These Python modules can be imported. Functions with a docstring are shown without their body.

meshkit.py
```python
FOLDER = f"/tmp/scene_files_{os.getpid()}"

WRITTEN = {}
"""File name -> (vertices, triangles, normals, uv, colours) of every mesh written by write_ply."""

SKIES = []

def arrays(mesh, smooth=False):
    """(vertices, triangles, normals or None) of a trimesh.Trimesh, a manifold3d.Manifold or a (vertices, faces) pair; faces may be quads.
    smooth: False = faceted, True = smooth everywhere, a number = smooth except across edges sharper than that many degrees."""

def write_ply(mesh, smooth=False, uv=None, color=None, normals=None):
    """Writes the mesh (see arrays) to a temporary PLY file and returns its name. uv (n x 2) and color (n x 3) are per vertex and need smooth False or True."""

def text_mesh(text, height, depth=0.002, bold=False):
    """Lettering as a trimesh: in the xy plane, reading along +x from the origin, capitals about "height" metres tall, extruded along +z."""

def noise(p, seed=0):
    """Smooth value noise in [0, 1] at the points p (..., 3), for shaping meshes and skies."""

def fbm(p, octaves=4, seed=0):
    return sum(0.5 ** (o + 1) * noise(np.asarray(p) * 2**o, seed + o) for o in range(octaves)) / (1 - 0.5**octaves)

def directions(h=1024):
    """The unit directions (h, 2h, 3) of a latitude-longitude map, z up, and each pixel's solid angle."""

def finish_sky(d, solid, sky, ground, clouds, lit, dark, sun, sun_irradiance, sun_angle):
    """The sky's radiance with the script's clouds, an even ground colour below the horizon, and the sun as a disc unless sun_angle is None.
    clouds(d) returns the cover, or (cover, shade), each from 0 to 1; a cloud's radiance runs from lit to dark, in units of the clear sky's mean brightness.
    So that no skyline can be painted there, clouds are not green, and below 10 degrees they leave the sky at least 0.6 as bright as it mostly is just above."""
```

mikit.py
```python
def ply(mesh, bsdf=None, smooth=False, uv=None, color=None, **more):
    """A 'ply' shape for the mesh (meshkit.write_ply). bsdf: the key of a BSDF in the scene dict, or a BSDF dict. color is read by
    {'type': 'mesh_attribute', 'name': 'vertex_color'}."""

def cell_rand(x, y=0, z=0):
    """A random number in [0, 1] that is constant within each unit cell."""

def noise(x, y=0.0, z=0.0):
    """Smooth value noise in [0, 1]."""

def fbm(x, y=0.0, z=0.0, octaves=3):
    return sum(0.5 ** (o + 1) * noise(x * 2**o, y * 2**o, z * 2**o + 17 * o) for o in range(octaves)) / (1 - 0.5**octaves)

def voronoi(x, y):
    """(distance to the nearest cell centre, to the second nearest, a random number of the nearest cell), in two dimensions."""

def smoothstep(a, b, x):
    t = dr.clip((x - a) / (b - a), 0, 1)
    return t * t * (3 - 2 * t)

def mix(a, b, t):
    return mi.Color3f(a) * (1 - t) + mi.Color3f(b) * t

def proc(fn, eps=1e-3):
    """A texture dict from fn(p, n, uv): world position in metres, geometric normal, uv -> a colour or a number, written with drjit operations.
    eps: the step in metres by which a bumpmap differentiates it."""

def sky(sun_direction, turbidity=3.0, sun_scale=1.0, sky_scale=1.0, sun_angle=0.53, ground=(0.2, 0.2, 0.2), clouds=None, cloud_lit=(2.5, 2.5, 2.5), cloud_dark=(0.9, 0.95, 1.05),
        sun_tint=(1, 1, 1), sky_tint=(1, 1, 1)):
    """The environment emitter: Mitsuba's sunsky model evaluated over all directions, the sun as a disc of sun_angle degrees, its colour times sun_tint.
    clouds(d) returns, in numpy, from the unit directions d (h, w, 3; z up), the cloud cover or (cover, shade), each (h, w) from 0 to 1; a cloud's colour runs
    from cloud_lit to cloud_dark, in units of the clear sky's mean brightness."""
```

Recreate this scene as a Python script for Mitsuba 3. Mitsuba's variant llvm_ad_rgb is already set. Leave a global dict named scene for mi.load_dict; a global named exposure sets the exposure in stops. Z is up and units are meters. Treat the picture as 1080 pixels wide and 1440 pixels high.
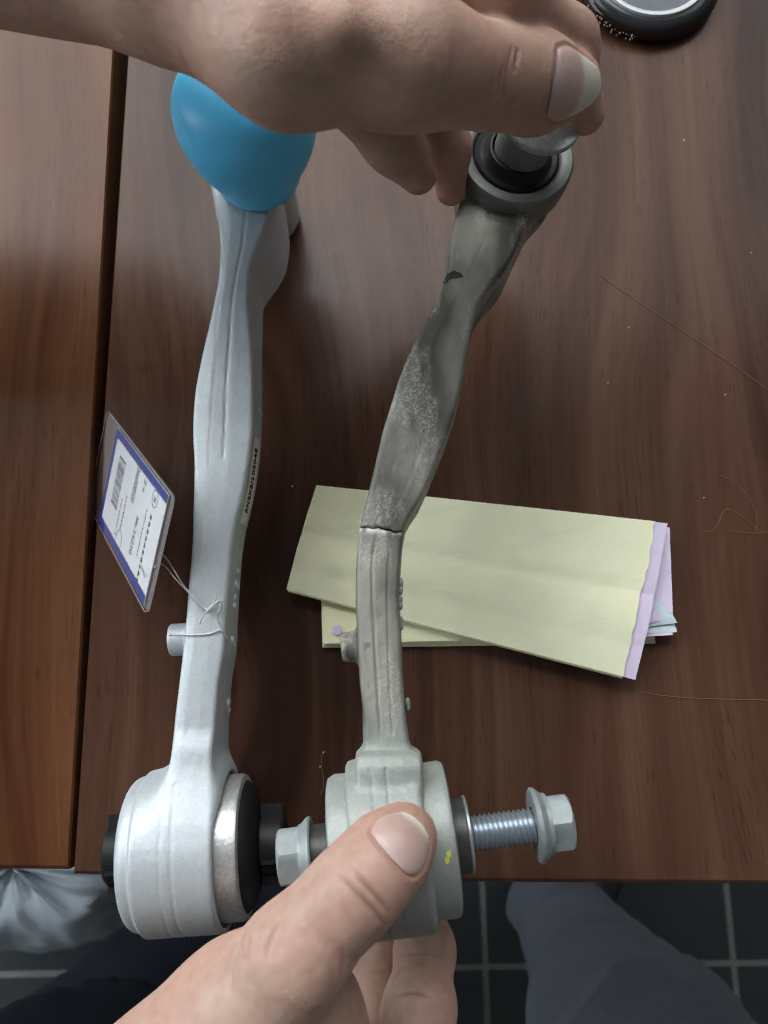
import math, numpy as np, trimesh, mitsuba as mi, mikit, meshkit
import drjit as dr
from mikit import noise, fbm, smoothstep, mix, proc, cell_rand
from scipy.interpolate import PchipInterpolator
T = mi.ScalarTransform4f
rng = np.random.default_rng(7)
scene, labels = {}, {}

# ------------------------------------------------------------------ camera, lamps, exposure
TZ = 0.74                                   # height of the table top
H = 0.35                                    # camera above the table top
F = 1130.0 / 720.0                          # focal length in half picture heights
t_, ro = math.radians(12.2), math.radians(0.9)
u0, r0 = np.array([0, math.cos(t_), math.sin(t_)]), np.array([1.0, 0, 0])
FWD = np.array([0, math.sin(t_), -math.cos(t_)])
UP = math.cos(ro) * u0 + math.sin(ro) * r0
RT = math.cos(ro) * r0 - math.sin(ro) * u0
CAM = np.array([0, 0, TZ + H])
scene['camera'] = {'type': 'thinlens', 'fov': math.degrees(2 * math.atan(1 / F)), 'fov_axis': 'y', 'near_clip': 0.01, 'far_clip': 50.0,
                   'aperture_radius': 0.0010, 'focus_distance': 0.315,
                   'to_world': T().look_at(origin=CAM.tolist(), target=(CAM + FWD).tolist(), up=UP.tolist())}
exposure = 0.28

def lamp(key, center, target, sx, sy, rad, label, cat):
    scene[key] = {'type': 'rectangle', 'to_world': T().look_at(origin=center, target=target, up=[0, 0.01, 1]) @ T().scale([sx, sy, 1]),
                  'emitter': {'type': 'area', 'radiance': {'type': 'rgb', 'value': rad}}}
    labels[key] = {'label': label, 'category': cat}

lamp('ceiling_light', [-1.55, 2.3, TZ + 2.0], [-1.55, 2.3, 0], 1.9, 1.22, [5.4, 5.45, 5.45], 'broad lit ceiling beyond the far side of the table', 'ceiling light')
lamp('ceiling_light_001', [1.3, 2.3, TZ + 2.0], [1.3, 2.3, 0], 0.93, 1.22, [2.0, 2.08, 2.15], 'dimmer part of the ceiling at the right beyond the table', 'ceiling light')
lamp('ceiling_light_002', [-1.65, 1.42, TZ + 1.97], [-1.65, 1.42, 0], 0.60, 0.36, [6.9, 7.1, 7.3], 'bright ceiling panel at the left beyond the table', 'ceiling light')
lamp('ceiling_light_003', [-0.08, 1.235, TZ + 1.97], [-0.08, 1.235, 0], 0.36, 0.085, [11.0, 11.4, 11.8], 'added bright strip for the pale reflected patch on the table', 'ceiling light')  # unseen strip, added to put a bright reflection between the arms
lamp('window_light', [-2.7, 0.7, TZ + 1.5], [0, 0.1, TZ], 1.0, 0.9, [4.2, 4.6, 4.9], 'bright window to the left of the table', 'window')
scene['room_light'] = {'type': 'constant', 'radiance': {'type': 'rgb', 'value': [0.095, 0.096, 0.10]}}

def P(px, py, z=0.0):
    """The point at height z above the table top seen at a pixel of the photograph (1080 x 1440)."""
    d = FWD + RT * ((px - 540) / 1130.0) - UP * ((py - 720) / 1130.0)
    return CAM + d * ((z - H) / d[2])

def A(*p):
    return np.array([P(*q) for q in p])

# ------------------------------------------------------------------ helpers
def put(key, mesh, bsdf, smooth=False, label=None, cat=None, group=None, kind=None, **more):
    if key in scene:
        n = 1
        while f'{key}_{n:03d}' in scene: n += 1
        key = f'{key}_{n:03d}'
    scene[key] = mikit.ply(mesh, bsdf, smooth, **more)
    e = {k: v for k, v in (('label', label), ('category', cat), ('group', group), ('kind', kind)) if v}
    if e: labels[key] = e
    return key

def thing(key, label, cat, group=None):
    labels[key] = {'label': label, 'category': cat}
    if group: labels[key]['group'] = group
    return key

def unit(v):
    v = np.asarray(v, float)
    return v / np.linalg.norm(v)

def frame(z, x=None):
    z = unit(z)
    x = np.array([1.0, 0, 0]) if x is None else np.asarray(x, float)
    if abs(np.dot(unit(x), z)) > 0.98: x = np.array([0, 1.0, 0])
    x = unit(x - np.dot(x, z) * z)
    return x, np.cross(z, x), z

def lathe(profile, origin, axis, n=64, x=None):
    """profile: rows (radius, height along the axis); closed by the axis when the radii end in 0."""
    p = np.asarray(profile, float)
    ex, ey, ez = frame(axis, x)
    a = np.arange(n) * 2 * np.pi / n
    ring = np.cos(a)[:, None] * ex + np.sin(a)[:, None] * ey
    v = np.asarray(origin) + p[:, 0][:, None, None] * ring[None] + p[:, 1][:, None, None] * ez
    i, j = np.meshgrid(np.arange(len(p) - 1), np.arange(n), indexing='ij')
    q = np.stack([i * n + j, i * n + (j + 1) % n, (i + 1) * n + (j + 1) % n, (i + 1) * n + j], -1).reshape(-1, 4)
    f = np.vstack([q[:, [0, 1, 2]], q[:, [0, 2, 3]]])
    m = trimesh.Trimesh(v.reshape(-1, 3), f, process=False)
    m.merge_vertices(); m.update_faces(m.nondegenerate_faces())
    return m

def spline(pts, n=60):
    pts = np.asarray(pts, float)
    t = np.r_[0, np.cumsum(np.linalg.norm(np.diff(pts, axis=0), axis=1))]
    from scipy.interpolate import CubicSpline
    return CubicSpline(t, pts, axis=0)(np.linspace(0, t[-1], n))

def tube(pts, r, n=8):
    pts = np.asarray(pts, float)
    r = np.broadcast_to(r, len(pts))
    tan = np.gradient(pts, axis=0)
    tan /= np.linalg.norm(tan, axis=1, keepdims=True) + 1e-12
    x = frame(tan[0])[0]
    rows = []
    a = np.arange(n) * 2 * np.pi / n
    for p, t, rr in zip(pts, tan, r):
        x = unit(x - np.dot(x, t) * t)
        rows.append(p + rr * (np.cos(a)[:, None] * x + np.sin(a)[:, None] * np.cross(t, x)))
    v = np.vstack(rows + [pts[:1], pts[-1:]])
    m = len(pts)
    i, j = np.meshgrid(np.arange(m - 1), np.arange(n), indexing='ij')
    q = np.stack([i * n + j, i * n + (j + 1) % n, (i + 1) * n + (j + 1) % n, (i + 1) * n + j], -1).reshape(-1, 4)
    k = np.arange(n)
    f = np.vstack([q[:, [0, 1, 2]], q[:, [0, 2, 3]], np.stack([(k + 1) % n, k, k * 0 + m * n], 1), np.stack([k + (m - 1) * n, (k + 1) % n + (m - 1) * n, k * 0 + m * n + 1], 1)])
    return trimesh.Trimesh(v, f, process=False)

def place(mesh, origin, ex, ey, ez):
    m = np.eye(4); m[:3, 0], m[:3, 1], m[:3, 2], m[:3, 3] = ex, ey, ez, origin
    mesh = mesh.copy(); mesh.apply_transform(m)
    return mesh

def join(ms):
    return trimesh.util.concatenate(ms)

# -- signed distances and a surface-net mesher
def smin(a, b, k):
    h = np.clip(0.5 + 0.5 * (b - a) / k, 0, 1)
    return b * (1 - h) + a * h - k * h * (1 - h)

def smax(a, b, k):
    return -smin(-a, -b, k)

def cone(p, a, b, ra, rb):
    """A capsule from a to b whose radius runs from ra to rb."""
    ba = b - a
    h = np.clip((p - a) @ ba / (ba @ ba), 0, 1)
    return np.linalg.norm(p - a - h[:, None] * ba, axis=1) - (ra + (rb - ra) * h)

def surface(fn, lo, hi, res):
    lo, hi = np.asarray(lo, float), np.asarray(hi, float)
    B = 6
    nb = np.ceil((hi - lo) / (res * B)).astype(int) + 1
    gi = np.stack(np.meshgrid(*[np.arange(k) for k in nb], indexing='ij'), -1).reshape(-1, 3)
    c = lo + (gi + 0.5) * B * res
    d = fn(c)
    near = np.abs(d) < B * res * 1.15
    vals = np.ones(nb * B, np.float32)
    off = np.stack(np.meshgrid(*[np.arange(B)] * 3, indexing='ij'), -1).reshape(-1, 3)
    # coarse signs everywhere, fine values near the surface
    coarse = np.where(d.reshape(nb) < 0, -1.0, 1.0).astype(np.float32)
    vals = np.repeat(np.repeat(np.repeat(coarse, B, 0), B, 1), B, 2)
    idx = (gi[near][:, None, :] * B + off[None]).reshape(-1, 3)
    out = np.empty(len(idx), np.float32)
    for s in range(0, len(idx), 400000):
        out[s:s + 400000] = fn(lo + idx[s:s + 400000] * res)
    vals[idx[:, 0], idx[:, 1], idx[:, 2]] = out
    neg = vals < 0
    n = np.array(vals.shape)
    cnt = np.zeros(n - 1, np.int8)
    for a in (0, 1):
        for b in (0, 1):
            for e in (0, 1):
                cnt += neg[a:n[0] - 1 + a, b:n[1] - 1 + b, e:n[2] - 1 + e]
    ai = np.argwhere((cnt > 0) & (cnt < 8))
    num = -np.ones(n - 1, np.int64)
    num[ai[:, 0], ai[:, 1], ai[:, 2]] = np.arange(len(ai))
    acc, w = np.zeros((len(ai), 3)), np.zeros(len(ai))
    cr = np.array([[a, b, e] for a in (0, 1) for b in (0, 1) for e in (0, 1)])
    for i in range(8):
        for j in range(i + 1, 8):
            if np.abs(cr[i] - cr[j]).sum() != 1: continue
            vi, vj = (vals[tuple((ai + cr[k]).T)].astype(float) for k in (i, j))
            x = (vi < 0) != (vj < 0)
            tt = np.where(x, vi / np.where(x, vi - vj, 1), 0)
            acc += np.where(x[:, None], ai + cr[i] + tt[:, None] * (cr[j] - cr[i]), 0); w += x
    v = lo + acc / w[:, None] * res
    quads = []
    for ax in range(3):
        s = [slice(None)] * 3; s1 = list(s); s[ax] = slice(0, -1); s1[ax] = slice(1, None)
        a, b = neg[tuple(s)], neg[tuple(s1)]
        e = np.argwhere(a != b)
        o1, o2 = [(1, 2), (2, 0), (0, 1)][ax]
        e = e[(e[:, o1] > 0) & (e[:, o2] > 0) & (e[:, o1] < n[o1] - 1) & (e[:, o2] < n[o2] - 1)]
        d1, d2 = np.eye(3, dtype=int)[o1], np.eye(3, dtype=int)[o2]
        q = np.stack([num[tuple((e - d1 - d2).T)], num[tuple((e - d2).T)], num[tuple(e.T)], num[tuple((e - d1).T)]], 1)
        flip = ~a[tuple(e.T)]
        q[flip] = q[flip][:, ::-1]
        quads.append(q)
    q = np.vstack(quads)
    q = q[(q >= 0).all(1)]
    for _ in range(2):
        d = fn(v)
        g = grad(fn, v, res * 0.5)
        v = v - np.clip(d / np.maximum((g * g).sum(1), 0.25), -res, res)[:, None] * g
    return trimesh.Trimesh(v, np.vstack([q[:, [0, 1, 2]], q[:, [0, 2, 3]]]), process=False)

def grad(fn, v, e):
    return np.stack([(fn(v + e * ax) - fn(v - e * ax)) / (2 * e) for ax in np.eye(3)], 1)

def trace(fn, px, py):
    """Where the ray of a photograph pixel meets the surface fn = 0."""
    d = unit(FWD + RT * ((px - 540) / 1130.0) - UP * ((py - 720) / 1130.0))
    s = 0.05
    for _ in range(120):
        g = fn((CAM + d * s)[None])[0]
        s += max(g, 0) * 0.8
        if g < 1e-5 or s > 1: break
    return CAM + d * s

def cyl(p, c, ax, half, R, rd):
    """Rounded cylinder: centre c, axis ax, half length, radius, edge radius."""
    q = p - c
    a = q @ ax
    r = np.linalg.norm(q - a[:, None] * ax, axis=1)
    x, y = np.abs(a) - half + rd, r - R + rd
    return np.minimum(np.maximum(x, y), 0) + np.hypot(np.maximum(x, 0), np.maximum(y, 0)) - rd

# ------------------------------------------------------------------ materials
def rgb(*c):
    return {'type': 'rgb', 'value': list(c)}

def mat(key, base, rough=0.5, metallic=0.0, spec=0.5, bump=None, bscale=1.0, two=True, **more):
    b = {'type': 'principled', 'base_color': base if isinstance(base, dict) else rgb(*base), 'roughness': rough, 'metallic': metallic, 'specular': spec, **more}
    if bump is not None:
        b = {'type': 'bumpmap', 'arbitrary': bump, 'scale': bscale, 'bsdf': b}
    scene[key] = {'type': 'twosided', 'bsdf': b} if two else b
    return key

def wood(dark, mid, light, tilt, seed):
    def fn(p, n, uv):
        x = p.x + tilt * p.y + seed
        y = p.y
        warp = (fbm(x * 9, y * 4, 3.0 + seed) - 0.5) * 0.07 + (noise(x * 40, y * 18, 6.0) - 0.5) * 0.006
        broad = fbm((x + warp) * 26, y * 1.5, seed, 3)
        cloud = fbm(x * 11, y * 6, seed + 21)
        fine = fbm((x + warp) * 170, y * 6, seed + 5)
        hair = noise((x + warp * 0.3) * 800, y * 22, seed + 9)
        pores = smoothstep(0.70, 0.9, noise((x + warp * 0.6) * 1500, y * 130, seed + 2)) * smoothstep(0.35, 0.7, fbm(x * 90, y * 25, seed + 31))
        g = broad * 0.55 + fine * 0.2 + cloud * 0.25
        c = mix(dark, mid, smoothstep(0.28, 0.52, g))
        c = mix(c, light, smoothstep(0.48, 0.74, g))
        c = c * (0.91 + 0.18 * hair)
        return mi.Color3f(c * (1 - 0.25 * pores))
    return proc(fn)

def wood_bump(p, n, uv):
    return noise(p.x * 1300, p.y * 70, 2.0) * 0.6 + fbm(p.x * 400, p.y * 14, 4.0) * 0.5

def wood_rough(p, n, uv):
    return 0.17 + 0.08 * fbm(p.x * 110, p.y * 9, 1.0) + 0.09 * fbm(p.x * 25, p.y * 21, 7.0)

mat('walnut', wood((0.027, 0.0118, 0.0075), (0.068, 0.0315, 0.0195), (0.112, 0.058, 0.037), 0.02, 0.0), proc(wood_rough), 0, 0.18, proc(wood_bump, 2e-4), 0.000018)
mat('walnut_orange', wood((0.050, 0.016, 0.0065), (0.092, 0.036, 0.0155), (0.140, 0.062, 0.029), 0.055, 3.0), proc(wood_rough), 0, 0.18, proc(wood_bump, 2e-4), 0.000018)
mat('edge_wood', (0.05, 0.025, 0.018), 0.5)

def cast_bump(p, n, uv):
    return fbm(p.x * 900, p.y * 900, p.z * 900)

def alu(p, n, uv):
    return mix((0.40, 0.445, 0.465), (0.50, 0.545, 0.565), fbm(p.x * 60, p.y * 25, p.z * 60)) * (0.94 + 0.12 * noise(p.x * 1400, p.y * 1400, p.z * 1400))
mat('silver_paint', proc(alu), 0.52, 0.38, 0.5, proc(cast_bump, 2e-4), 0.00012)
def zinc(p, n, uv):
    return mix((0.42, 0.43, 0.42), (0.60, 0.61, 0.60), noise(p.x * 1500, p.y * 1500, p.z * 1500))
mat('rough_steel', proc(zinc), 0.42, 0.7, 0.5, proc(cast_bump, 2e-4), 0.0001)
mat('zinc_bolt', proc(lambda p, n, uv: mix((0.24, 0.275, 0.275), (0.34, 0.375, 0.375), fbm(p.x * 300, p.y * 300, p.z * 300, 3))), 0.45, 0.35, 0.5, proc(cast_bump, 2e-4), 0.0001)
mat('zinc_thread', (0.42, 0.48, 0.53), 0.33, 0.8)

_c0, _c1 = P(495, 739, .072), P(580, 748, .072)
CRK = [float(_c0[0]), float(_c0[1]), float((_c1[1] - _c0[1]) / (_c1[0] - _c0[0]))]
CLEAN_Y = float(P(545, 1050, .07)[1])
def old_metal(p, n, uv):
    big = fbm(p.x * 60, p.y * 30, p.z * 60, 4)
    grit = noise(p.x * 3600, p.y * 3600, p.z * 3600)
    grit2 = noise(p.x * 1500, p.y * 1500, p.z * 1500)
    base = mix((0.082, 0.080, 0.066), (0.215, 0.212, 0.183), smoothstep(0.32, 0.68, big))
    patch = smoothstep(0.43, 0.58, fbm(p.x * 120 + 9, p.y * 40, p.z * 120, 4))
    speck = smoothstep(0.38, 0.80, grit * 0.55 + grit2 * 0.45) * patch
    c = mix(base, (0.36, 0.36, 0.31), speck * 0.8 + patch * 0.2)
    dark_mask = smoothstep(0.70, 0.76, fbm(p.x * 160 + 4, p.y * 110, p.z * 160, 4))  # random dirt patches on the old metal
    c = mix(c, (0.06, 0.06, 0.055), dark_mask * 0.5)
    clean = mix((0.245, 0.268, 0.245), (0.355, 0.38, 0.355), fbm(p.x * 90, p.y * 90, p.z * 90, 3)) * (0.9 + 0.2 * noise(p.x * 1800, p.y * 1800, p.z * 1800))
    yl = CRK[1] + (p.x - CRK[0]) * CRK[2] + 0.10 * (TZ + 0.07 - p.z)
    chip = dr.exp(-dr.square((p.y - yl + 0.0006) / 0.0011)) * smoothstep(0.3, 0.6, noise(p.x * 700, 2.0, p.z * 700))
    c = mix(c, (0.55, 0.55, 0.52), chip * 0.8)
    return mix(clean, c * 1.15, smoothstep(CLEAN_Y, CLEAN_Y + 0.022, p.y + 0.012 * fbm(p.x * 120, p.y * 60, 3.0)))
mat('oxidised_metal', proc(old_metal), 0.55, 0.25, 0.4, proc(cast_bump, 2e-4), 0.00022)

def grey_metal(p, n, uv):
    return mix((0.245, 0.268, 0.245), (0.355, 0.38, 0.355), fbm(p.x * 90, p.y * 90, p.z * 90, 3)) * (0.9 + 0.2 * noise(p.x * 1800, p.y * 1800, p.z * 1800))
mat('grey_casting', proc(grey_metal), 0.5, 0.25, 0.45, proc(cast_bump, 2e-4), 0.00012)
def dull_metal(p, n, uv):
    return mix((0.14, 0.155, 0.14), (0.20, 0.215, 0.20), fbm(p.x * 120, p.y * 120, p.z * 120, 3))
mat('housing_metal', proc(dull_metal), 0.5, 0.3, 0.45)
mat('worn_steel', proc(lambda p, n, uv: mix((0.22, 0.25, 0.26), (0.5, 0.53, 0.53), fbm(p.x * 900, p.y * 900, p.z * 900, 4))), 0.35, 0.6)
mat('black_rubber', (0.009, 0.010, 0.011), 0.5, 0, 0.25)
mat('dark_sleeve', proc(lambda p, n, uv: mix((0.035, 0.04, 0.038), (0.075, 0.08, 0.075), fbm(p.x * 200, p.y * 200, p.z * 200))), 0.45, 0.3)
mat('blue_cap', (0.10, 0.55, 0.90), 0.42, 0, 0.5)
mat('mark_black', (0.02, 0.02, 0.02), 0.7)
mat('yellow_paint', (0.62, 0.62, 0.10), 0.6)

def paper_col(c, k=0.05, print_through=False):
    def fn(p, n, uv):
        if print_through:                     # faint print of the inside showing through
            a, b = p.x * 0.98 + p.y * 0.17, p.y * 0.98 - p.x * 0.17
            row = smoothstep(0.55, 0.75, noise(b * 210, 3.0)) * smoothstep(0.45, 0.75, noise(a * 60, dr.floor(b * 210) * 3.0))
            dark_tint = smoothstep(0.5, 0.75, fbm(p.x * 28, p.y * 28, 8.0, 3))
            return mix(c, (c[0] * 0.86, c[1] * 0.93, c[2] * 0.95), 0.35 * row + 0.5 * dark_tint) * (0.98 + 0.04 * noise(p.x * 1500, p.y * 1500))
        return mi.Color3f(c) * (1 - k + 2 * k * fbm(p.x * 45, p.y * 45, p.z * 45, 3)) 
    return proc(fn)
paper_bump = proc(lambda p, n, uv: fbm(p.x * 90, p.y * 90, 1.0, 4), 4e-4)
mat('yellow_paper', paper_col((0.86, 0.86, 0.60), 0.06, True), 0.8, 0, 0.2, paper_bump, 0.0006)
mat('yellow_paper_old', paper_col((0.83, 0.83, 0.56)), 0.8, 0, 0.2)
mat('violet_paper', paper_col((0.70, 0.62, 0.78)), 0.8, 0, 0.2)
mat('pale_blue_paper', paper_col((0.58, 0.68, 0.72)), 0.8, 0, 0.2)
mat('white_card', (0.58, 0.61, 0.63), 0.6, 0, 0.3)
mat('blue_print', (0.010, 0.030, 0.19), 0.5, 0, 0.3)
mat('black_print', (0.03, 0.03, 0.035), 0.7, 0, 0.2)
mat('red_print', (0.42, 0.12, 0.11), 0.7, 0, 0.2)
mat('sticker', (0.62, 0.61, 0.54), 0.6, 0, 0.3)
mat('pale_wire', (0.62, 0.60, 0.58), 0.3, 0.75)
mat('clear_film', (0.9, 0.9, 0.9), 0.15)
scene['clear_film'] = {'type': 'thindielectric', 'int_ior': 1.22}
scene['cloudy_film'] = {'type': 'blendbsdf', 'weight': 0.22, 'a': {'type': 'thindielectric', 'int_ior': 1.22}, 'b': {'type': 'twosided', 'bsdf': {'type': 'diffuse', 'reflectance': rgb(0.5, 0.5, 0.5)}}}
mat('hair', (0.22, 0.13, 0.07), 0.4)
mat('dust', (0.5, 0.45, 0.4), 0.8)

def skin_bump(p, n, uv):
    return fbm(p.x * 520, p.y * 520, p.z * 520, 3) + 0.6 * noise(p.x * 1800, p.y * 1800, p.z * 1800)
scene['skin'] = {'type': 'twosided', 'bsdf': {'type': 'bumpmap', 'arbitrary': proc(skin_bump, 2e-4), 'scale': 0.00013,
                 'bsdf': {'type': 'principled', 'base_color': {'type': 'mesh_attribute', 'name': 'vertex_color'}, 'roughness': 0.48, 'specular': 0.4, 'sheen': 0.15}}}
scene['nail'] = {'type': 'twosided', 'bsdf': {'type': 'principled', 'base_color': {'type': 'mesh_attribute', 'name': 'vertex_color'}, 'roughness': 0.3, 'specular': 0.5}}
def tile_col(p, n, uv):
    return mi.Color3f(0.021, 0.027, 0.029) * (0.8 + 0.4 * fbm(p.x * 25, p.y * 25, 2.0, 4))
mat('floor_tile', proc(tile_col), 0.45, 0, 0.5)
mat('grout', (0.16, 0.17, 0.165), 0.9)
mat('trouser_grey', proc(lambda p, n, uv: mi.Color3f(0.092, 0.10, 0.118) * (0.85 + 0.3 * noise(p.x * 600, p.y * 600, p.z * 600))), 0.85, 0, 0.2)
mat('trouser_navy', (0.014, 0.018, 0.026), 0.9, 0, 0.2)
mat('shoe_black', (0.01, 0.011, 0.013), 0.5)
mat('bag_plastic', (0.36, 0.42, 0.46), 0.35, 0, 0.5)
mat('dark_glass', (0.010, 0.004, 0.003), 0.08, 0, 0.3)
mat('clear_collar', (0.020, 0.022, 0.024), 0.2, 0, 0.3)
mat('lid_ring', (0.42, 0.45, 0.46), 0.35, 0.2)
mat('lid_glass', (0.07, 0.08, 0.09), 0.1, 0, 0.4)
mat('pale_gold', (0.62, 0.55, 0.40), 0.3, 0.6)

# ------------------------------------------------------------------ the setting: tiled floor, table
zf = -TZ
put('floor', trimesh.creation.box(bounds=[[-3, -3, -0.05], [3, 3, -0.002]]), 'grout', kind='structure')
gx = [P(x, 1361, zf)[0] for x in (157, 1033)]
ts, gy = (gx[1] - gx[0]) / 5, P(600, 1361, zf)[1]
gw = 0.0085
tb = trimesh.creation.box(extents=[ts - gw, ts - gw, 0.012])
for i in range(-3, 9):
    for j in range(-3, 5):
        m = tb.copy()
        m.apply_translation([gx[0] + (i + 0.5) * ts, gy + (j + 0.5) * ts, -0.0055 + rng.normal(0, 0.0002)])
        put('floor__tile', m, 'floor_tile')

def slab(corners, z0, z1, bev=0.0012):
    c = np.asarray(corners)[:, :2]
    ctr = c.mean(0)
    inn = c + (ctr - c) / np.linalg.norm(ctr - c, axis=1, keepdims=True) * bev * 1.4
    rows = [(c, z0), (c, z1 - bev), (inn, z1)]
    v = np.vstack([np.c_[r, np.full(len(c), z)] for r, z in rows] + [[[*ctr, z0], [*ctr, z1]]])
    n, f = len(c), []
    for k in range(2):
        for i in range(n):
            a, b = k * n + i, k * n + (i + 1) % n
            f += [[a, b, b + n], [a, b + n, a + n]]
    for i in range(n):
        f += [[3 * n, (i + 1) % n, i], [3 * n + 1, 2 * n + i, 2 * n + (i + 1) % n]]
    return trimesh.Trimesh(v, f, process=False)

thing('table', 'dark walnut table of two boards with a black gap between them', 'table')
def ext(a, b, s):                            # a point on the line a-b, s times as far as b
    return a + (b - a) * s
LT, LB = P(160.4, 58.8), P(96.5, 1223)
RT_, RB = P(180, 67), P(102.5, 1229)
fl = P(0, 1222) - LB
fr = P(1080, 1241.5) - P(165, 1232)
# left board: front edge to the left, gap edge to the back; right board likewise
put('table__board', slab([LB, ext(LB, LT, 2.0), ext(LB, LT, 2.0) + fl * 12, LB + fl * 12], TZ - 0.03, TZ), 'walnut_orange', label='orange brown table board left of the black gap')
R2 = ext(RB, RT_, 2.0)
put('table__board', slab([RB, P(165, 1232), P(640, 1240.5), P(1080, 1241.5) + fr * 0.5, R2 + fr * 1.6, R2], TZ - 0.03, TZ), 'walnut', label='dark walnut table board under the two metal arms')
zt = TZ - 0.0305
for (x, y) in ((-0.5, -0.04), (-0.5, 0.6), (0.55, -0.02), (0.55, 0.6)):
    put('table__leg', trimesh.creation.box(bounds=[[x - 0.025, y - 0.01, 0.001], [x + 0.025, y + 0.04, zt]]), 'edge_wood')
put('table__crossbar', trimesh.creation.box(bounds=[[-0.474, 0.62, zt - 0.06], [0.524, 0.635, zt - 0.0005]]), 'edge_wood')
put('table__gap_backing', trimesh.creation.box(bounds=[[LB[0] - 0.03, 0.02, zt - 0.02], [RB[0] + 0.09, 0.55, zt - 0.0005]]), 'black_rubber')  # black strip below the gap, its colour stands in for the depth shade

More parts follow.
